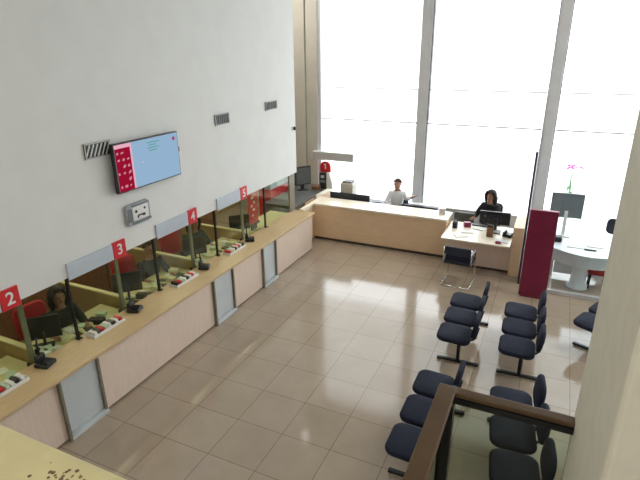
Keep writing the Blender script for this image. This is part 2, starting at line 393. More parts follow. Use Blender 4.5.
def vent(y0, y1, z0, z1, label, slant, dark):
    t = thing('wall_vent', label, 'vent', (-4.998, (y0 + y1) / 2, (z0 + z1) / 2), group='small vents high on the left wall')
    w, h = (y1 - y0) / 2, (z1 - z0) / 2
    MB().box(0, .012, -w, w, -h, h).build('backing', 'black', t)
    f = MB(); f.box(0, .022, -w, w, h - .014, h); f.box(0, .022, -w, w, -h, -h + .014); f.box(0, .022, -w, -w + .014, -h, h); f.box(0, .022, w - .014, w, -h, h)
    f.build('frame', 'greyarm', t)
    n = 6
    for i in range(n):
        yc = -w + (i + .75) * 2 * w / (n + .5)
        MB().box(.012, .02, -.007, .007, -h + .012, h - .012, mtx=T(0, yc, 0) @ RX(-slant)).build('slat', 'white' if dark == 'black' else dark, t)
vent(4.19, 4.585, 2.985, 3.168, 'black and white slatted vent left of the television', .5, 'black')
vent(6.77, 7.16, 3.04, 3.215, 'dark grey wall vent midway between the television and the wall end', .3, 'greybox')
vent(8.35, 8.78, 3.11, 3.27, 'small grey wall vent nearest the wall end by the window', .3, 'greybox')
t = thing('security_camera', 'small black and white dome camera at the end of the left wall', 'camera', (-5.0, 9.44, 2.64))
MB().lathe([(.05, 0), (.055, .015), (.05, .03)], None, 20, RY(PI / 2)).build('mount', 'white', t)
MB().ball((.035, 0, 0), .04, (1, 1, 1)).build('dome', 'black', t)

# ------------------------------------------------------------------ teller stations behind the glass
ws = [('2', 3.08), ('3', 4.47), ('4', 6.02), ('5', 7.40)]
for i, y in enumerate((1.62, 3.14, 4.56, 6.04, 7.54)):
    nm = ['at the left picture edge, before the first number sign', 'behind the glass under the sign reading two', 'behind the glass under the sign reading three', 'behind the glass under the sign reading four', 'behind the glass under the sign reading five'][i]
    t = thing('desk_divider', 'tan cream-topped divider ' + nm, 'divider', (-5.8, y, 0), group='tan dividers between teller desks')
    MB().box(-.75, .66, -.02, .02, 0, .96).build('board', 'tan', t)
    MB().box(-.76, .67, -.035, .035, .96, .985, .004).build('cap', 'cream', t)
    if i < 4:
        y1 = (3.14, 4.56, 6.04, 7.54)[i]
    else: y1 = 9.4
    nn = ['at the left picture edge', 'between the signs reading two and three', 'between the signs reading three and four', 'between the signs reading four and five', 'beyond the sign reading five'][i]
    d = thing('teller_desk', 'cream teller desk behind the glass ' + nn, 'desk', (-5.5, (y + y1) / 2, 0), group='teller desks')
    hw = (y1 - y) / 2 - .045
    MB().box(-.08, .44, -hw, hw, .77, .80, .004).build('desk_top', 'cream', d)
    for sy in (-1, 1): MB().box(-.05, .36, sy * (hw - .04) - .015, sy * (hw - .04) + .015, 0, .768).build('leg', 'greyarm', d)
cab = thing('back_cabinet', 'reddish brown low cabinet run along the rear of the teller area', 'cabinet', (-7.3, 5, 0))
MB().box(-.25, .25, -4, 4.3, 0, 1.0).build('body', 'brown', cab); MB().box(-.27, .28, -4, 4.3, 1.0, 1.03).build('cabinet_top', 'brown', cab)
for k in range(10): MB().box(.251, .268, -3.95 + k * .82, -3.95 + k * .82 + .79, .08, .97, .003).build('door', 'brown', cab)

# papers, terminals, leaflets, monitors
random.seed(11)
WORD = {'2': 'two', '3': 'three', '4': 'four', '5': 'five'}
for i, (num, y) in enumerate(ws):
    wd = WORD[num]
    t = thing('card_terminal', 'black card terminal on the counter ledge below the sign reading ' + wd, 'terminal', (-4.89, y + .01, .861), rz=.25 + .1 * i, group='card terminals on the teller counter')
    MB().box(-.085, .085, -.085, .085, 0, .05, .012, 3).build('base', 'black', t)
    MB().box(-.02, .075, -.06, .06, .05, .062, .003).build('keypad', 'metalblk', t)
    MB().box(-.08, -.03, -.06, .06, .045, .13, .008).build('screen', 'black', t)
    MB().tube([(-.05, 0, .12), (-.055, 0, .26), (-.04, .0, .34)], .012, 6).build('microphone_stalk', 'black', t)
    ly = y - .50
    t = thing('leaflet_tray', 'shallow tray of leaflets on the counter ledge left of the sign reading ' + wd, 'tray', (-4.885, ly, .861), group='leaflet trays on the teller counter')
    f = MB(); f.box(-.08, .08, -.25, .25, 0, .008); f.box(.072, .08, -.25, .25, .008, .04); f.box(-.08, -.072, -.25, .25, .008, .05); f.box(-.072, .072, -.25, -.244, .008, .035); f.box(-.072, .072, .244, .25, .008, .035)
    f.build('tray_body', 'white', t)
    for q in range(8):
        m = ['red', 'paper', 'black', 'red', 'paper_g', 'paper', 'black', 'paper'][(q + i) % 8]
        o = MB().box(-.055, .055, -.02, .02, 0, .05, .003, mtx=RX(.25)).build('leaflet', m)
        o.location = (-4.888 + random.uniform(-.008, .008), ly - .20 + q * .058, .882)
        cn = {'red': 'red', 'paper': 'white', 'black': 'black', 'paper_g': 'pale green'}[m]
        tag(o, '%s leaflet in the tray left of the sign reading %s' % (cn, wd), 'leaflet', '%s leaflets left of sign %s' % (cn, wd))
    # papers and small things on the inner desk, close to the glass
    for q in range(16):
        yy = y - 1.30 + (q % 8) * .155 + random.uniform(-.03, .03); xx = -5.16 - .15 * (q // 8) + random.uniform(-.03, .03)
        for dy in (1.62, 3.14, 4.56, 6.04, 7.54):
            if abs(yy - dy) < .12: yy = dy + (.125 if yy > dy else -.125)
        m = random.choice(('paper_y', 'paper', 'paper_g', 'paper_y', 'paper_y', 'black', 'greydesk'))
        o = MB().box(-.065, .065, -.05, .05, 0, random.choice((.008, .02, .04, .07)), .002, mtx=RZ(random.uniform(-.5, .5))).build('paper_stack' if m[0] == 'p' else 'document_case', m)
        o.location = (xx, yy, .801)
        cn = {'paper_y': 'cream', 'paper': 'white', 'paper_g': 'pale green', 'black': 'black', 'greydesk': 'dark grey'}[m]
        kn = 'paper stack' if m[0] == 'p' else 'document case'
        tag(o, '%s %s on the teller desk behind the sign reading %s' % (cn, kn, wd), kn, '%s %ss behind sign %s' % (cn, kn, wd))
    t = thing('desk_monitor', 'black flat monitor on the teller desk behind the sign reading ' + wd, 'monitor', (-5.34, y + .36, .801), rz=-.75, group='teller monitors')
    MB().box(-.015, .015, -.2, .2, .1, .40, .006).build('casing', 'black', t)
    MB().tube([(.02, 0, .2), (.03, 0, .012)], .018).build('stand', 'black', t); MB().box(-.06, .08, -.1, .1, 0, .012, .004).build('stand_foot', 'black', t)

# red poster and cabinet past window 5
t = tag(MB().box(-.004, .004, -.17, .17, 0, .70).build('red_poster', 'red'), 'red upright poster with white marks behind the glass past number 5', 'poster'); t.location = (-5.24, 8.12, .942)
MB().box(-.03, .03, -.18, .18, -.04, 0, .004).build('poster_stand', 'black', t)
MB().box(-.012, .012, -.1, .1, -.139, -.04).build('stand_stem', 'black', t)
k = MB()
for z, y, w in ((.52, -.02, .08), (.42, .04, .05), (.36, -.05, .06), (.27, .02, .07), (.16, -.03, .05)): k.ball((.0045, y, z), .03, (.06, w / .03 * .6, .9))
k.build('white_marks', 'white', t)
t = thing('red_cabinet', 'large red cabinet with a pale top band, beyond the last teller window', 'cabinet', (-6.12, 10.5, 0))
MB().box(-.17, .17, -.47, .47, .05, 1.06, .01).build('body', 'red', t); MB().box(-.172, .174, -.472, .472, 1.06, 1.2, .01).build('top_band', 'strip', t)
MB().box(-.15, .15, -.44, .44, 0, .05).build('plinth', 'darkgap', t)

# ------------------------------------------------------------------ side desk at the far left end with equipment
d = thing('side_desk', 'dark grey topped side desk behind the end of the left wall', 'desk', (-5.45, 10.6, 0))
MB().box(-.45, .38, -1.0, 1.02, .84, .875, .004).build('desk_top', 'greydesk', d)
MB().box(.381, .42, .03, 1.02, .80, .88, .003).build('front_edge', 'top2', d)
MB().box(.30, .37, -.5, 1.0, .02, .838).build('front_panel', 'laminate2', d)
MB().box(-.42, .28, -.98, -.94, 0, .838).build('leg', 'greydesk', d); MB().box(-.42, .28, .94, .98, 0, .838).build('leg', 'greydesk', d)

t = thing('desktop_computer', 'black monitor at the wall end on the dark grey side desk', 'monitor', (-5.56, 10.95, .876), rz=-.6)
MB().box(-.03, .03, -.22, .22, .14, .60, .012).build('casing', 'black', t); MB().box(-.1, .06, -.12, .12, 0, .015, .004).build('stand_foot', 'black', t); MB().box(-.05, .0, -.04, .04, .015, .2).build('stand', 'black', t)
MB().box(.031, .033, -.19, .19, .17, .57).build('screen', 'greydesk', t)
t = tag(MB().box(-.09, .09, -.11, .11, 0, .09, .006).build('storage_box', 'brown'), 'small brown box on the side desk right of the black monitor', 'box'); t.location = (-5.30, 11.2, .876)
t = thing('printer', 'black and white desk printer below the red sign on the side desk', 'printer', (-5.11, 11.42, .881), rz=.15)
MB().box(-.16, .02, -.15, .15, 0, .40, .02, 3).build('body', 'black', t); MB().box(-.14, 0, -.152, -.14, .15, .22).build('paper_slot', 'greybox', t); MB().box(-.12, -.03, -.156, -.15, .27, .34, .003).build('display', 'strip', t)
MB().prism([(.022, 0), (.17, 0), (.17, .14), (.10, .40), (.022, .40)], -.14, .14, .01, FACE_NY).build('side_tray', 'white', t)
t = thing('red_desk_sign', 'red rounded sign with white mark standing above the printer', 'sign', (-5.15, 11.43, 1.283))
a = [(-.14, 0), (.14, 0), (.14, .12)] + [(.14 * math.cos(q * PI / 10), .12 + .14 * math.sin(q * PI / 10)) for q in range(1, 10)] + [(-.14, .12)]
MB().prism(a, -.03, .03, .006, FACE_NY).build('plate', 'red', t)
k = MB(); k.box(-.006, .024, -.036, -.031, .07, .20); k.box(-.036, .0, -.036, -.031, .17, .20); k.build('white_mark', 'white', t)

t = thing('projecting_wall_unit', 'long light grey horizontal unit projecting from the wall end across the window', 'wall unit', (-4.9, 11.56, 1.66))
MB().box(-.62, .45, -.09, .09, -.10, .10, .012, 3).build('casing', 'greyarm', t); MB().box(.45, .47, -.085, .085, -.095, .095, .008).build('end_cap', 'frame', t)
MB().box(-.68, -.60, -.06, .16, -.08, .08).build('bracket', 'frame', t)
k = MB(); [k.box(-.55, .40, -.094, -.09, -.07 + q * .04, -.055 + q * .04) for q in range(4)]; k.build('louvre', 'frame', t)

# ------------------------------------------------------------------ back counter
c = thing('reception_counter', 'wide beige reception counter below the windows', 'counter', (-3.2, 10.3, 0))
MB().box(-1.62, 1.42, -.27, .32, .825, .87, .006).build('worktop', 'top2', c)
MB().box(-1.72, -1.625, -.82, .32, .80, .875, .006).build('corner_ledge', 'top2', c)
MB().box(-1.70, -1.64, -.80, .30, .02, .799).build('corner_panel', 'laminate2', c)
MB().box(-1.635, 1.40, -.24, -.18, .07, .824).build('front_panel', 'laminate2', c)
MB().box(-1.63, 1.40, -.20, .1, 0, .069).build('plinth', 'darkgap', c)
MB().box(1.34, 1.40, -.179, .28, 0, .824).build('end_panel', 'laminate2', c)
d = thing('work_desk', 'navy black work desk behind the reception counter', 'desk', (-3.2, 10.98, 0))
MB().box(-1.45, 1.1, -.33, .28, .70, .74, .004).build('desk_top', 'navy', d)
for x in (-1.4, 1.05): MB().box(x - .02, x + .02, -.3, .25, 0, .698).build('leg', 'navy', d)
t = thing('cash_printer', 'cream box printer with dark lid at the left of the navy desk', 'printer', (-4.38, 11.06, .741))
MB().box(-.16, .16, -.14, .14, 0, .43, .02, 3).build('body', 'beigebox', t); MB().box(-.12, .12, -.12, .12, .43, .47, .012).build('lid', 'greydesk', t)
t = thing('desk_telephone', 'black telephone on the navy desk left of the clerk in white', 'telephone', (-3.60, 10.90, .741), rz=.1)
MB().box(-.11, .11, -.09, .09, 0, .05, .01).build('base', 'black', t); MB().box(-.11, .11, -.085, -.03, .05, .09, .02, 3).build('handset', 'black', t)
t = thing('desk_screen', 'low dark screen panel on the navy desk in front of the cream box printer', 'screen', (-4.1, 10.74, .741))
MB().box(-.62, .38, -.015, .015, 0.0, .25, .004).build('panel', 'navy', t)
for x in (-.5, .28): MB().box(x - .03, x + .03, -.05, .05, 0, .01).build('foot', 'metalblk', t)
t = thing('desk_screen', 'low dark screen panel standing on the navy desk right of the clerk in white', 'screen', (-2.55, 10.80, .741))
MB().box(-.42, .40, -.015, .015, 0.0, .12, .004).build('panel', 'navy', t)
for x in (-.3, .3): MB().box(x - .03, x + .03, -.05, .05, 0, .01).build('foot', 'metalblk', t)
o = MB().box(-.07, .07, -.07, .07, 0, .12, .01); t = o.build('tissue_box', 'white'); t.location = (-1.98, 10.45, .871); t.rotation_euler.z = .3
tag(t, 'white tissue box with dark spots near the right end of the reception counter', 'box')
k = MB()
for a_, b_ in ((-.03, .04), (.03, .085), (-.03, .09), (.035, .03), (0, .062)): k.box(a_ - .012, a_ + .012, -.072, -.069, b_ - .01, b_ + .01)
k.build('dark_spots', 'maroon', t)

# ------------------------------------------------------------------ customer desk
c = thing('customer_desk', 'pale wood customer desk with panel front, right of the reception counter', 'desk', (-1.12, 9.75, 0))
MB().box(-.645, .64, -.38, .74, .685, .72, .005).build('desk_top', 'top2', c)
MB().box(-.645, .64, .08, .12, .05, .684).build('front_panel', 'laminate', c)
MB().box(-.645, .64, .09, .12, 0, .049).build('plinth', 'darkgap', c)
e = MB().box(.645, .835, -.06, .74, 0, 1.0, .005).build('end_panel', 'laminate2', c)
MB().box(-.64, -.60, .121, .72, 0, .684).build('leg', 'laminate2', c)
t = thing('desk_monitor', 'large black monitor seen from behind in front of the seated woman', 'monitor', (-.86, 10.12, .721), rz=.05)
MB().box(-.30, .28, -.03, .03, .16, .42, .012, 3).build('casing', 'black', t); MB().box(-.05, .05, -.07, -.03, .05, .3, .01).build('stand', 'black', t); MB().box(-.13, .13, -.13, .09, 0, .018, .005).build('stand_foot', 'black', t)
MB().box(-.12, .12, -.05, -.031, .22, .36, .01).build('rear_bulge', 'navy', t); MB().box(-.21, -.18, -.034, -.03, .31, .33).build('emblem', 'silver', t)
t = thing('paper_holder', 'brown upright desk holder in front of the large black monitor', 'holder', (-.90, 9.80, .721))
MB().box(-.06, .06, -.05, .05, 0, .2, .006).build('body', 'brown', t); MB().box(-.05, .05, -.04, .04, .2, .24).build('insert', 'black', t)
t = thing('desk_telephone', 'black telephone at the right edge of the customer desk', 'telephone', (-.58, 9.95, .721), rz=-.2)
MB().box(-.08, .08, -.09, .09, 0, .06, .012).build('base', 'black', t); MB().box(-.08, -.03, -.1, .1, .06, .10, .02, 3).build('handset', 'black', t)
t = thing('pen_pot', 'dark pen pot at the left of the customer desk', 'pot', (-1.62, 10.05, .721))
MB().lathe([(.05, 0), (.055, .01), (.055, .13), (.048, .13), (.048, .02)], (0, 0, 0)).build('cup', 'black', t)
for k_ in range(3): MB().tube([(.01 * k_ - .01, 0, .03), (.03 * k_ - .03, .01, .19)], .005, 6).build('pen', 'silver', t)
for x, y, r, m, lab in ((-1.35, 9.9, .2, 'paper', 'white papers spread left on the customer desk'), (-1.15, 10.18, -.3, 'paper', 'white papers before the monitor on the customer desk'), (-.66, 9.62, .1, 'hazeblue', 'pale blue folder at the front right of the customer desk'), (-1.42, 9.62, .5, 'paper', 'white form near the front left of the customer desk')):
    o = MB().box(-.12, .12, -.09, .09, 0, .012, mtx=RZ(r)).build('papers', m); o.location = (x, y, .721); tag(o, lab, 'papers')
o = MB().box(-.05, .05, -.035, .035, 0, .04, .006).build('stapler', 'maroon'); o.location = (-.70, 9.47, .721); tag(o, 'dark red stapler at the front edge of the customer desk', 'stapler')
o = MB().box(-.07, .07, -.05, .05, 0, .10, .01).build('desk_calendar', 'maroon'); o.location = (-1.40, 10.22, .721); o.rotation_euler.z = .4; tag(o, 'small dark red upright calendar at the left rear of the customer desk', 'calendar')
o = MB().box(-.2, .2, -.06, .06, 0, .022, .005).build('keyboard', 'black'); o.location = (-1.12, 10.38, .721); o.rotation_euler.z = -.1; tag(o, 'black keyboard at the rear of the customer desk', 'keyboard')
t = thing('desk_screen', 'low dark screen panel between reception counter and seated woman', 'screen', (-1.50, 10.72, 0))
MB().box(-.26, .16, -.02, .02, .02, .86, .005).build('panel', 'greydesk', t); MB().box(-.26, .16, -.06, .06, 0, .02).build('foot', 'metalblk', t)

# cantilever visitor chair
c = thing('cantilever_chair', 'black cantilever chair with chrome sled base at the customer desk', 'chair', (-1.31, 9.0, 0), rz=-.06)
fr = MB()
for sx in (-1, 1):
    x = .25 * sx
    fr.tube([(x, -.22, .76), (x, -.20, .5), (x, -.17, .45), (x, .17, .44), (x, .215, .42), (x, .235, .38), (x, .235, .06), (x, .225, .025), (x, .19, .0145), (x, -.26, .0145)], .0125, 10)
fr.tube([(-.25, -.26, .0145), (.25, -.26, .0145)], .0125); fr.build('sled_frame', 'chrome', c)
MB().pad(.50, .45, .452, .50, .05, .02, T(0, 0, 0), .008).build('seat', 'navyfab', c)
MB().pad(.50, .16, 0, .045, .04, .02, T(0, -.185, .70) @ RX(PI / 2 - .08)).build('backrest', 'navyfab', c)
MB().pad(.46, .16, 0, .03, .03, .014, T(0, -.165, .53) @ RX(PI / 2 - .08)).build('lumbar_panel', 'fabric', c)
for sx in (-1, 1):
    k = MB(); k.box(sx * .25 - .016, sx * .25 + .016, -.19, .14, .64, .66, .008); k.tube([(sx * .25, .12, .645), (sx * .25, .17, .455)], .011, 8); k.build('armrest', 'metalblk', c)

# dark partition post + glass return + office front sill
t = thing('glass_office_front', 'bluish glass office front on a low grey sill, right of the maroon column', 'partition', (0, 9.22, 0))
MB().box(-.272, -.232, .18, .24, 0, 2.5, .004).build('post', 'navy', t)
MB().box(-.25, -.242, .25, 2.5, .1, 2.5).build('side_pane', 'officeglass', t)
MB().box(-.27, -.22, .25, 2.5, 0, .1).build('side_sill', 'frame', t)
MB().box(.25, 3.6, -.03, .04, 0, .075, .005).build('front_sill', 'frame', t)
MB().box(.25, 3.6, 0, .008, .076, 2.5).build('front_pane', 'officeglass', t)
t = thing('maroon_column', 'tall flat dark maroon display column standing by the glass office', 'display', (.01, 8.93, 0))
MB().box(-.225, .225, -.05, .05, .03, 1.62, .006).build('body', 'maroon', t); MB().box(-.20, .20, -.045, .045, 0, .03).build('base', 'maroon', t)

# office table, monitor, chair
t = thing('office_table', 'pale blue white office table with curved front on a round pedestal', 'table', (.75, 10.0, 0))
pts = [(-.55, .75), (-.55, -.35)] + [(-.55 + 1.3 * q / 12, -.35 - .28 * math.sin(PI * q / 12)) for q in range(1, 12)] + [(.75, -.35), (.75, .75)]
MB().prism(pts, .70, .735, .006).build('table_top', 'hazeblue', t)
ap = MB()
for q in range(12):
    a = (-.5 + 1.2 * q / 12, -.30 - .24 * math.sin(PI * q / 12)); b = (-.5 + 1.2 * (q + 1) / 12, -.30 - .24 * math.sin(PI * (q + 1) / 12))
    ap.prism([a, b, (b[0], b[1] + .02), (a[0], a[1] + .02)], .47, .699)
ap.build('curved_apron', 'hazeblue', t)
MB().lathe([(.19, 0), (.19, .02), (.14, .05), (.125, .3), (.14, .66), (.16, .699)], (0, -.28, 0), 28).build('pedestal', 'hazeblue', t)
k = MB(); k.box(-.5, -.44, .1, .7, 0, .699); k.build('leg', 'frame', t); MB().box(.66, .72, .1, .7, 0, .699).build('leg', 'frame', t)
MB().box(-.43, .65, .06, .09, .08, .50).build('modesty_panel', 'hazeblue', t)
t = thing('desk_monitor', 'wide grey monitor seen from behind on the glass office table', 'monitor', (.39, 10.42, .736), rz=.05)
MB().box(-.29, .28, -.03, .03, .36, .84, .01).build('casing', 'greybox', t); MB().box(-.03, .03, -.05, -.03, .02, .5).build('stand', 'white', t); MB().box(-.14, .12, -.14, .08, 0, .02, .004).build('stand_foot', 'white', t)
t = thing('desk_telephone', 'black telephone on the glass office table beside the maroon column', 'telephone', (.30, 10.02, .736))
MB().box(-.08, .08, -.08, .08, 0, .10, .02).build('base', 'black', t); MB().box(-.09, -.03, -.1, .1, .10, .15, .02).build('handset', 'black', t)
for x, y, m, lab in ((.62, 9.85, 'paper', 'white sheet at the middle of the glass office table'), (.95, 10.0, 'paper', 'white sheet at the right of the glass office table')):
    o = MB().box(-.14, .14, -.1, .1, 0, .01).build('papers', m); o.location = (x, y, .736); tag(o, lab, 'papers')
o = MB().box(-.10, .10, -.025, .025, 0, .02, .004).build('pen_case', 'black'); o.location = (.86, 9.73, .736); tag(o, 'thin black pen case on the glass office table', 'case')
def office_chair(label, loc, rz, fab, group=None, back=.95):
    c = thing('office_chair', label, 'chair', loc, rz, group)
    MB().pad(.48, .46, .33, .395, .1, .03, T(0, 0, 0), .005).build('seat', fab, c)
    MB().pad(.44, back - .55, 0, .06, .1, .028, T(0, -.20, (back + .55) / 2) @ RX(PI / 2 + .12)).build('backrest', fab, c)
    MB().tube([(0, -.12, .32), (0, -.27, .36), (0, -.29, .7)], .02, 8).build('back_bar', 'black', c)
    MB().tube([(0, 0, .08), (0, 0, .335)], .028, 10).build('gas_lift', 'black', c)
    for k in range(5):
        a = k * 2 * PI / 5 + .3
        l = MB().tube([(0, 0, .09), (.27 * math.cos(a), .27 * math.sin(a), .065)], [.026, .016], 8).build('leg', 'black', c)
        MB().lathe([(.026, -.011), (.03, 0), (.026, .011)], None, 12, T(.27 * math.cos(a), .27 * math.sin(a), .03) @ RZ(a) @ RX(PI / 2)).build('caster', 'black', l)
    return c
office_chair('black office chair behind the glass office table, beside the cream pillar', (1.36, 11.2, 0), PI - .3, 'navyfab', back=.88)
t = thing('red_stool', 'low red upholstered stool under the glass office table', 'stool', (1.06, 9.80, 0))
MB().pad(.34, .34, .30, .38, .08, .025).build('seat', 'redfab', t)
for sx in (-1, 1):
    for sy in (-1, 1): MB().tube([(sx * .13, sy * .13, 0), (sx * .12, sy * .12, .305)], .014, 8).build('leg', 'metalblk', t)

# outdoor flowering plant
t = thing('flowering_shrub', 'slender plant with magenta flowers outside the right window', 'plant', (.52, 14.0, -.05))
MB().tube([(0, 0, 0), (.02, 0, .6), (-.02, 0, 1.1), (.05, 0, 1.4)], [.03, .022, .018, .01], 8).build('stem', 'leaf', t)
k = MB()
for q in range(16): k.ball((random.gauss(.05, .10), random.gauss(0, .06), 1.41 + random.gauss(0, .035)), random.uniform(.02, .04), (1, 1, .7), 8)
k.build('flowers', 'magenta', t)
k = MB()
for q in range(14):
    k.ball((0, 0, 0), .09, (1, .35, .12), 8, mtx=T(random.gauss(-.05, .10), random.gauss(0, .06), .62 + .4 * random.random()) @ RZ(random.uniform(0, 6)) @ RY(random.uniform(-.8, .4)))
k.build('leaves', 'leaf', t)

# ------------------------------------------------------------------ waiting benches (seats face the tellers)
def bench(label, loc, rz=0):
    c = thing('waiting_bench', label, 'bench', loc, rz, 'three-seat waiting benches in the middle of the hall')
    ys = [0, .52, 1.04]
    MB().box(-.035, .035, -.1, 1.28, .335, .385, .006).build('beam', 'metalblk', c)
    for yy in (-.02, 1.20):
        l = MB().tube([(0, yy, .03), (0, yy, .335)], .026, 10).build('leg', 'metalblk', c)
        f = MB(); f.box(-.29, .29, yy - .03, yy + .03, .012, .04, .01); f.build('foot_bar', 'metalblk', l)
        [MB().lathe([(.02, 0), (.022, .012)], (x, yy, 0), 10).build('glide', 'black', l) for x in (-.26, .26)]
    for yy in ys:
        s_ = MB().pad(.46, .475, .405, .475, .11, .03, T(-.09, yy, 0) @ RY(.04), .012).build('seat', 'fabric', c)
        MB().box(-.20, .10, yy - .09, yy + .09, .386, .404).build('seat_plate', 'metalblk', s_)
        # backrest: a rounded pad leaning back, on a flat steel arm
        mtx = T(.198, yy, .64) @ RY(.14) @ RZ(PI / 2) @ RX(PI / 2)
        b_ = MB().pad(.44, .31, -.028, .03, .13, .026, mtx, .008).build('backrest', 'fabric', c)
        a_ = MB().tube([(.05, yy, .392), (.17, yy, .392), (.205, yy, .43), (.238, yy, .60)], .016, 8); a_.build('back_arm', 'metalblk', b_)
    return c
bench('grey waiting bench nearest the black cantilever chair', (-.82, 6.37, 0), .02)
bench('grey waiting bench directly before the maroon column', (.0, 6.37, 0), .03)
bench('grey waiting bench left of the brown rail corner, in the foreground', (-.82, 4.06, 0))
bench('grey waiting bench seen through the glass below the rail', (.165, 4.12, 0), .12)
bench('grey waiting bench mostly hidden by the cream pillar', (.95, 7.44, 0), -.42)

# ------------------------------------------------------------------ people
def skin_mesh(verts, edges, radii, root=0, sub=2):
    me = bpy.data.meshes.new('body'); me.from_pydata(verts, edges, [])
    ob = bpy.data.objects.new('body', me); COL.objects.link(ob)
    ob.modifiers.new('s', 'SKIN'); sv = me.skin_vertices[0].data
    for i, r in enumerate(radii): sv[i].radius = (r, r) if not isinstance(r, tuple) else r
    for i in range(len(verts)): sv[i].use_root = (i == root)
    ob.modifiers['s'].use_smooth_shade = True
    if sub:
        m = ob.modifiers.new('u', 'SUBSURF'); m.levels = sub; m.render_levels = sub
    dg = bpy.context.evaluated_depsgraph_get(); out = bpy.data.meshes.new_from_object(ob.evaluated_get(dg))
    bpy.data.objects.remove(ob); bpy.data.meshes.remove(me); return out

def person(label, loc, rz, shirt, hairm, skinm, hands, long_hair=False, lean=.05, turn=0, group=None):
    """seated figure facing local +Y; hands = ((x,y,z) left, (x,y,z) right)"""
    p = thing('person', label, 'person', loc, rz, group)
    V, E, Rr = [], [], []
    def v(co, r, par=None):
        V.append(co); Rr.append(r)
        if par is not None: E.append((par, len(V) - 1))
        return len(V) - 1
    pel = v((0, 0, .55), .135); sp = v((0, lean * .3, .74), .125, pel); che = v((0, lean * .8, .93), .14, sp); nb = v((0, lean, 1.055), .075, che)
    nk = v((0, lean + .01, 1.115), .052, nb); hd0 = v((0, lean + .025, 1.17), .072, nk); hd1 = v((0, lean + .02, 1.24), .092, hd0); hd2 = v((0, lean + .012, 1.315), .07, hd1)
    AR = []
    for s_, hpos in ((-1, hands[0]), (1, hands[1])):
        sh = v((.17 * s_, lean * .8, 1.0), .058, che); hx, hy, hz = hpos
        el = v((s_ * .235, (lean + hy) * .42, (1.0 + hz) / 2 - .11), .043, sh)
        d = (Vector(hpos) - Vector(V[el])); wr_ = Vector(V[el]) + d * (1 - .085 / max(d.length, .2))
        wr = v(tuple(wr_), .029, el); pa = v(hpos, (.034), wr)
        dn = d.normalized(); side = dn.cross(Vector((0, 0, 1))).normalized()
        for q, (o_, ln) in enumerate(((-.026, .062), (-.009, .074), (.009, .069), (.025, .052))):
            b0 = Vector(hpos) + dn * .028 + side * o_
            f1 = v(tuple(b0 + dn * ln * .5 + Vector((0, 0, -.002))), .0085, pa); v(tuple(b0 + dn * ln + Vector((0, 0, -.016))), .007, f1)
        tb = Vector(hpos) - dn * .01 - side * .035 * s_
        t1 = v(tuple(tb + dn * .02 - side * .012 * s_), .0095, pa); v(tuple(tb + dn * .055 - side * .015 * s_), .008, t1)
        AR.append((sh, el, wr))
    LG = []
    for s_ in (-1, 1):
        hp = v((.095 * s_, .03, .53), .085, pel); kn = v((.11 * s_, .42, .52), .058, hp); an = v((.11 * s_, .40, .10), .04, kn); to = v((.12 * s_, .52, .04), .034, an); LG.append((hp, kn, an, to))
    me = skin_mesh(V, E, Rr)
    body = MB(); body.mesh(me)
    hz = 1.235; hy = lean + .02
    body.ball((0, hy + .093, hz - .012), .016, (.8, 1.1, 1.4), 8)      # nose
    for s_ in (-1, 1): body.ball((s_ * .088, hy - .002, hz - .01), .024, (.4, .8, 1.25), 8)
    bo = body.build('body', skinm, p)
    for f in bo.data.polygons: f.use_smooth = True
    e = MB()
    for s_ in (-1, 1): e.ball((s_ * .034, hy + .082, hz + .018), .010, (1.2, .7, .8), 8)
    e.build('eyes', 'eye', p)
    MB().ball((0, hy + .082, hz - .055), .02, (1.2, .5, .35), 8).build('mouth', 'maroon', p)
    # hair cap
    hb = bmesh.new(); bmesh.ops.create_uvsphere(hb, u_segments=20, v_segments=14, radius=1)
    for q in list(hb.verts):
        c_ = q.co
        low = -.15 if long_hair else .05
        if c_.z < low - .9 * max(0, -c_.y) * .55 - (.0) and c_.y > -.95 and not (long_hair and c_.y < .25 and c_.z > -.99): hb.verts.remove(q)
        elif c_.y > .55 and c_.z < .45: hb.verts.remove(q)
    me_h = bpy.data.meshes.new('hair'); hb.to_mesh(me_h); hb.free()
    h = MB(); h.mesh(me_h, T(0, hy - .012, hz + .022) @ Matrix.Diagonal((.116, .124, .126, 1) if long_hair else (.104, .112, .118, 1)))
    if long_hair: h.tube([(0, hy - .07, hz + .05), (0, hy - .10, hz - .05), (0, hy - .10, hz - .17), (0, hy - .085, hz - .27)], [.06, .105, .10, .06], 14)
    if long_hair:
        for s_ in (-1, 1): h.tube([(s_ * .06, hy + .05, hz + .10), (s_ * .098, hy + .03, hz + .03), (s_ * .105, hy, hz - .07), (s_ * .095, hy - .02, hz - .18)], [.03, .035, .035, .02], 10)
    ho = h.build('hair', hairm, p); sm = ho.modifiers.new('thickness', 'SOLIDIFY'); sm.thickness = .012
    # clothes: shirt and trousers as slightly larger skins
    cv = [V[pel], V[sp], V[che], V[nb]]; cr = [.146, .139, .156, .086]; ce = [(0, 1), (1, 2), (2, 3)]
    for sh, el, wr in AR:
        n = len(cv); w2 = Vector(V[el]).lerp(Vector(V[wr]), .88)
        cv += [V[sh], V[el], tuple(w2)]; cr += [.074, .056, .041]; ce += [(2, n), (n, n + 1), (n + 1, n + 2)]
    MB().mesh(skin_mesh(cv, ce, cr)).build('shirt', shirt, p)
    cv = [V[pel]]; cr = [.15]; ce = []
    for hp, kn, an, to in LG:
        n = len(cv); cv += [V[hp], V[kn], V[an]]; cr += [.098, .07, .055]; ce += [(0, n), (n, n + 1), (n + 1, n + 2)]
    MB().mesh(skin_mesh(cv, ce, cr)).build('trousers', 'trousers', p)
    sh_ = MB()
    for hp, kn, an, to in LG: sh_.ball((V[to][0], V[to][1] - .03, .04), .045, (.95, 2.3, .85), 10)
    sh_.build('shoes', 'black', p)
    return p

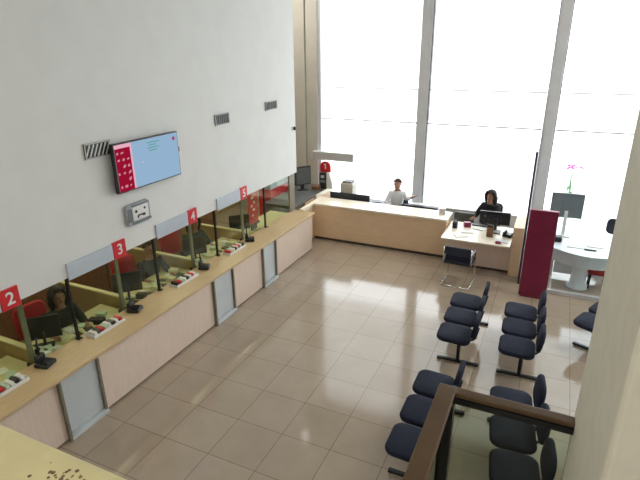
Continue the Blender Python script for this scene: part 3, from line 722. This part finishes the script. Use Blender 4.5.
person('clerk in a white shirt seated behind the reception counter', (-3.20, 11.24, -.02), PI + .1, 'shirt', 'hairb', 'skin', ((-.42, .16, 1.0), (.18, .30, .79)), lean=.05)
office_chair('dark office chair of the clerk in the white shirt', (-3.20, 11.27, 0), PI + .1, 'navyfab', back=.9)
person('woman with long black hair seated behind the large black monitor', (-1.04, 10.98, 0), PI - .35, 'bshirt', 'hair', 'skin2', ((-.2, .42, .78), (.2, .42, .78)), long_hair=True, lean=.06)
office_chair('dark office chair of the woman at the customer desk', (-1.04, 11.02, 0), PI, 'navyfab', back=1.0)
tell = [(-5.66, 3.90, 'dshirt', 'hair', True, 'teller in dark grey with black hair, before the red chair nearest the camera', 'red office chair of the teller nearest the camera'),
        (-5.74, 5.66, 'bshirt', 'hairb', False, 'teller in black with brown hair, behind the glass left of the sign reading four', 'red office chair behind the glass left of the sign reading four'),
        (-5.90, 6.98, 'gshirt', 'hair', True, 'teller in dark teal, behind the glass left of the sign reading five', 'red office chair behind the glass left of the sign reading five')]
for x, y, sh, hr, lh, lab, cl in tell:
    person(lab, (x, y, .006), -PI / 2 - .3, sh, hr, 'skin2', ((-.2, .40, .80), (.2, .40, .80)), long_hair=lh, lean=.12, group='tellers behind the glass')
    office_chair(cl, (x - .22, y - .12, .006), -PI / 2 - .15, 'redfab', 'red office chairs behind the glass', back=1.02)

# ------------------------------------------------------------------ teller lamps, and unseen fill panels added for the hall
def ceiling_lamp(x, y, z, sx, sy, power, col, label, group, name='ceiling_light'):
    t = thing(name, label, 'ceiling light', (x, y, z), group=group)
    f = MB(); f.box(-sx, sx, -sy, sy, -.02, 0, .003); f.build('frame', 'white', t)
    MB().box(-sx + .02, sx - .02, -sy + .02, sy - .02, -.025, -.0201).build('diffuser', 'lamp', t)
    l = bpy.data.lights.new('lamp', 'AREA'); l.shape = 'RECTANGLE'; l.size = 2 * sx; l.size_y = 2 * sy; l.energy = power; l.color = col
    o = bpy.data.objects.new('lamp', l); COL.objects.link(o); o.parent = t; o.location = (0, 0, -.03)
for i, y in enumerate((2.4, 4.6, 6.8, 8.6)):
    ceiling_lamp(-6.2, y, 2.449, .3, .3, 9, (1, .88, .60), 'square ceiling light over the teller desks', 'lights over the teller desks')
for x, y, pw_ in ((-3.0, -.9, 34), (.4, -.9, 34), (2.6, 8.6, 90), (2.6, 5.0, 16), (-6.3, 10.2, 70)):  # added out of view to brighten camera-facing surfaces and the wall end
    if 1:
        ceiling_lamp(x, y, 6.499, .9, .45, pw_, (1, .95, .87), 'unseen fill light panel added to the hall ceiling', 'added hall fill lights')

# window portals for the daylight
for a, b in bays:
    l = bpy.data.lights.new('daylight_portal', 'AREA'); l.shape = 'RECTANGLE'; l.size = b - a; l.size_y = 6.1; l.cycles.is_portal = True
    o = bpy.data.objects.new('daylight_portal', l); COL.objects.link(o); o.location = ((a + b) / 2, 12.06, 3.1); o.rotation_euler = (-PI / 2, 0, 0)

w = bpy.data.worlds.new('World'); S.world = w; w.use_nodes = True
bg = w.node_tree.nodes['Background']; bg.inputs[0].default_value = (.93, .97, 1, 1); bg.inputs[1].default_value = 5.6

# ------------------------------------------------------------------ camera
f, yaw, pitch, roll = 505.0, -.435909, .363392, .008680
cy, sy, cp, sp_ = math.cos(yaw), math.sin(yaw), math.cos(pitch), math.sin(pitch)
fwd = Vector((sy * cp, cy * cp, -sp_)); right = Vector((cy, -sy, 0)); down = fwd.cross(right)
r2 = right * math.cos(roll) + down * math.sin(roll); d2 = down * math.cos(roll) - right * math.sin(roll)
cam = bpy.data.cameras.new('camera'); co = bpy.data.objects.new('camera', cam); COL.objects.link(co)
cam.sensor_width = 36; cam.lens = f / 640 * 36; cam.clip_start = .05
m = Matrix((r2, -d2, -fwd)).transposed().to_4x4(); m.translation = (0, 0, H); co.matrix_world = m
S.camera = co

S.view_settings.view_transform = 'Standard'; S.view_settings.look = 'None'; S.view_settings.exposure = 0; S.view_settings.gamma = 1; S.view_settings.use_curve_mapping = False
S.cycles.use_denoising = True
S.cycles.max_bounces = 10; S.cycles.transparent_max_bounces = 16; S.cycles.sample_clamp_indirect = 6
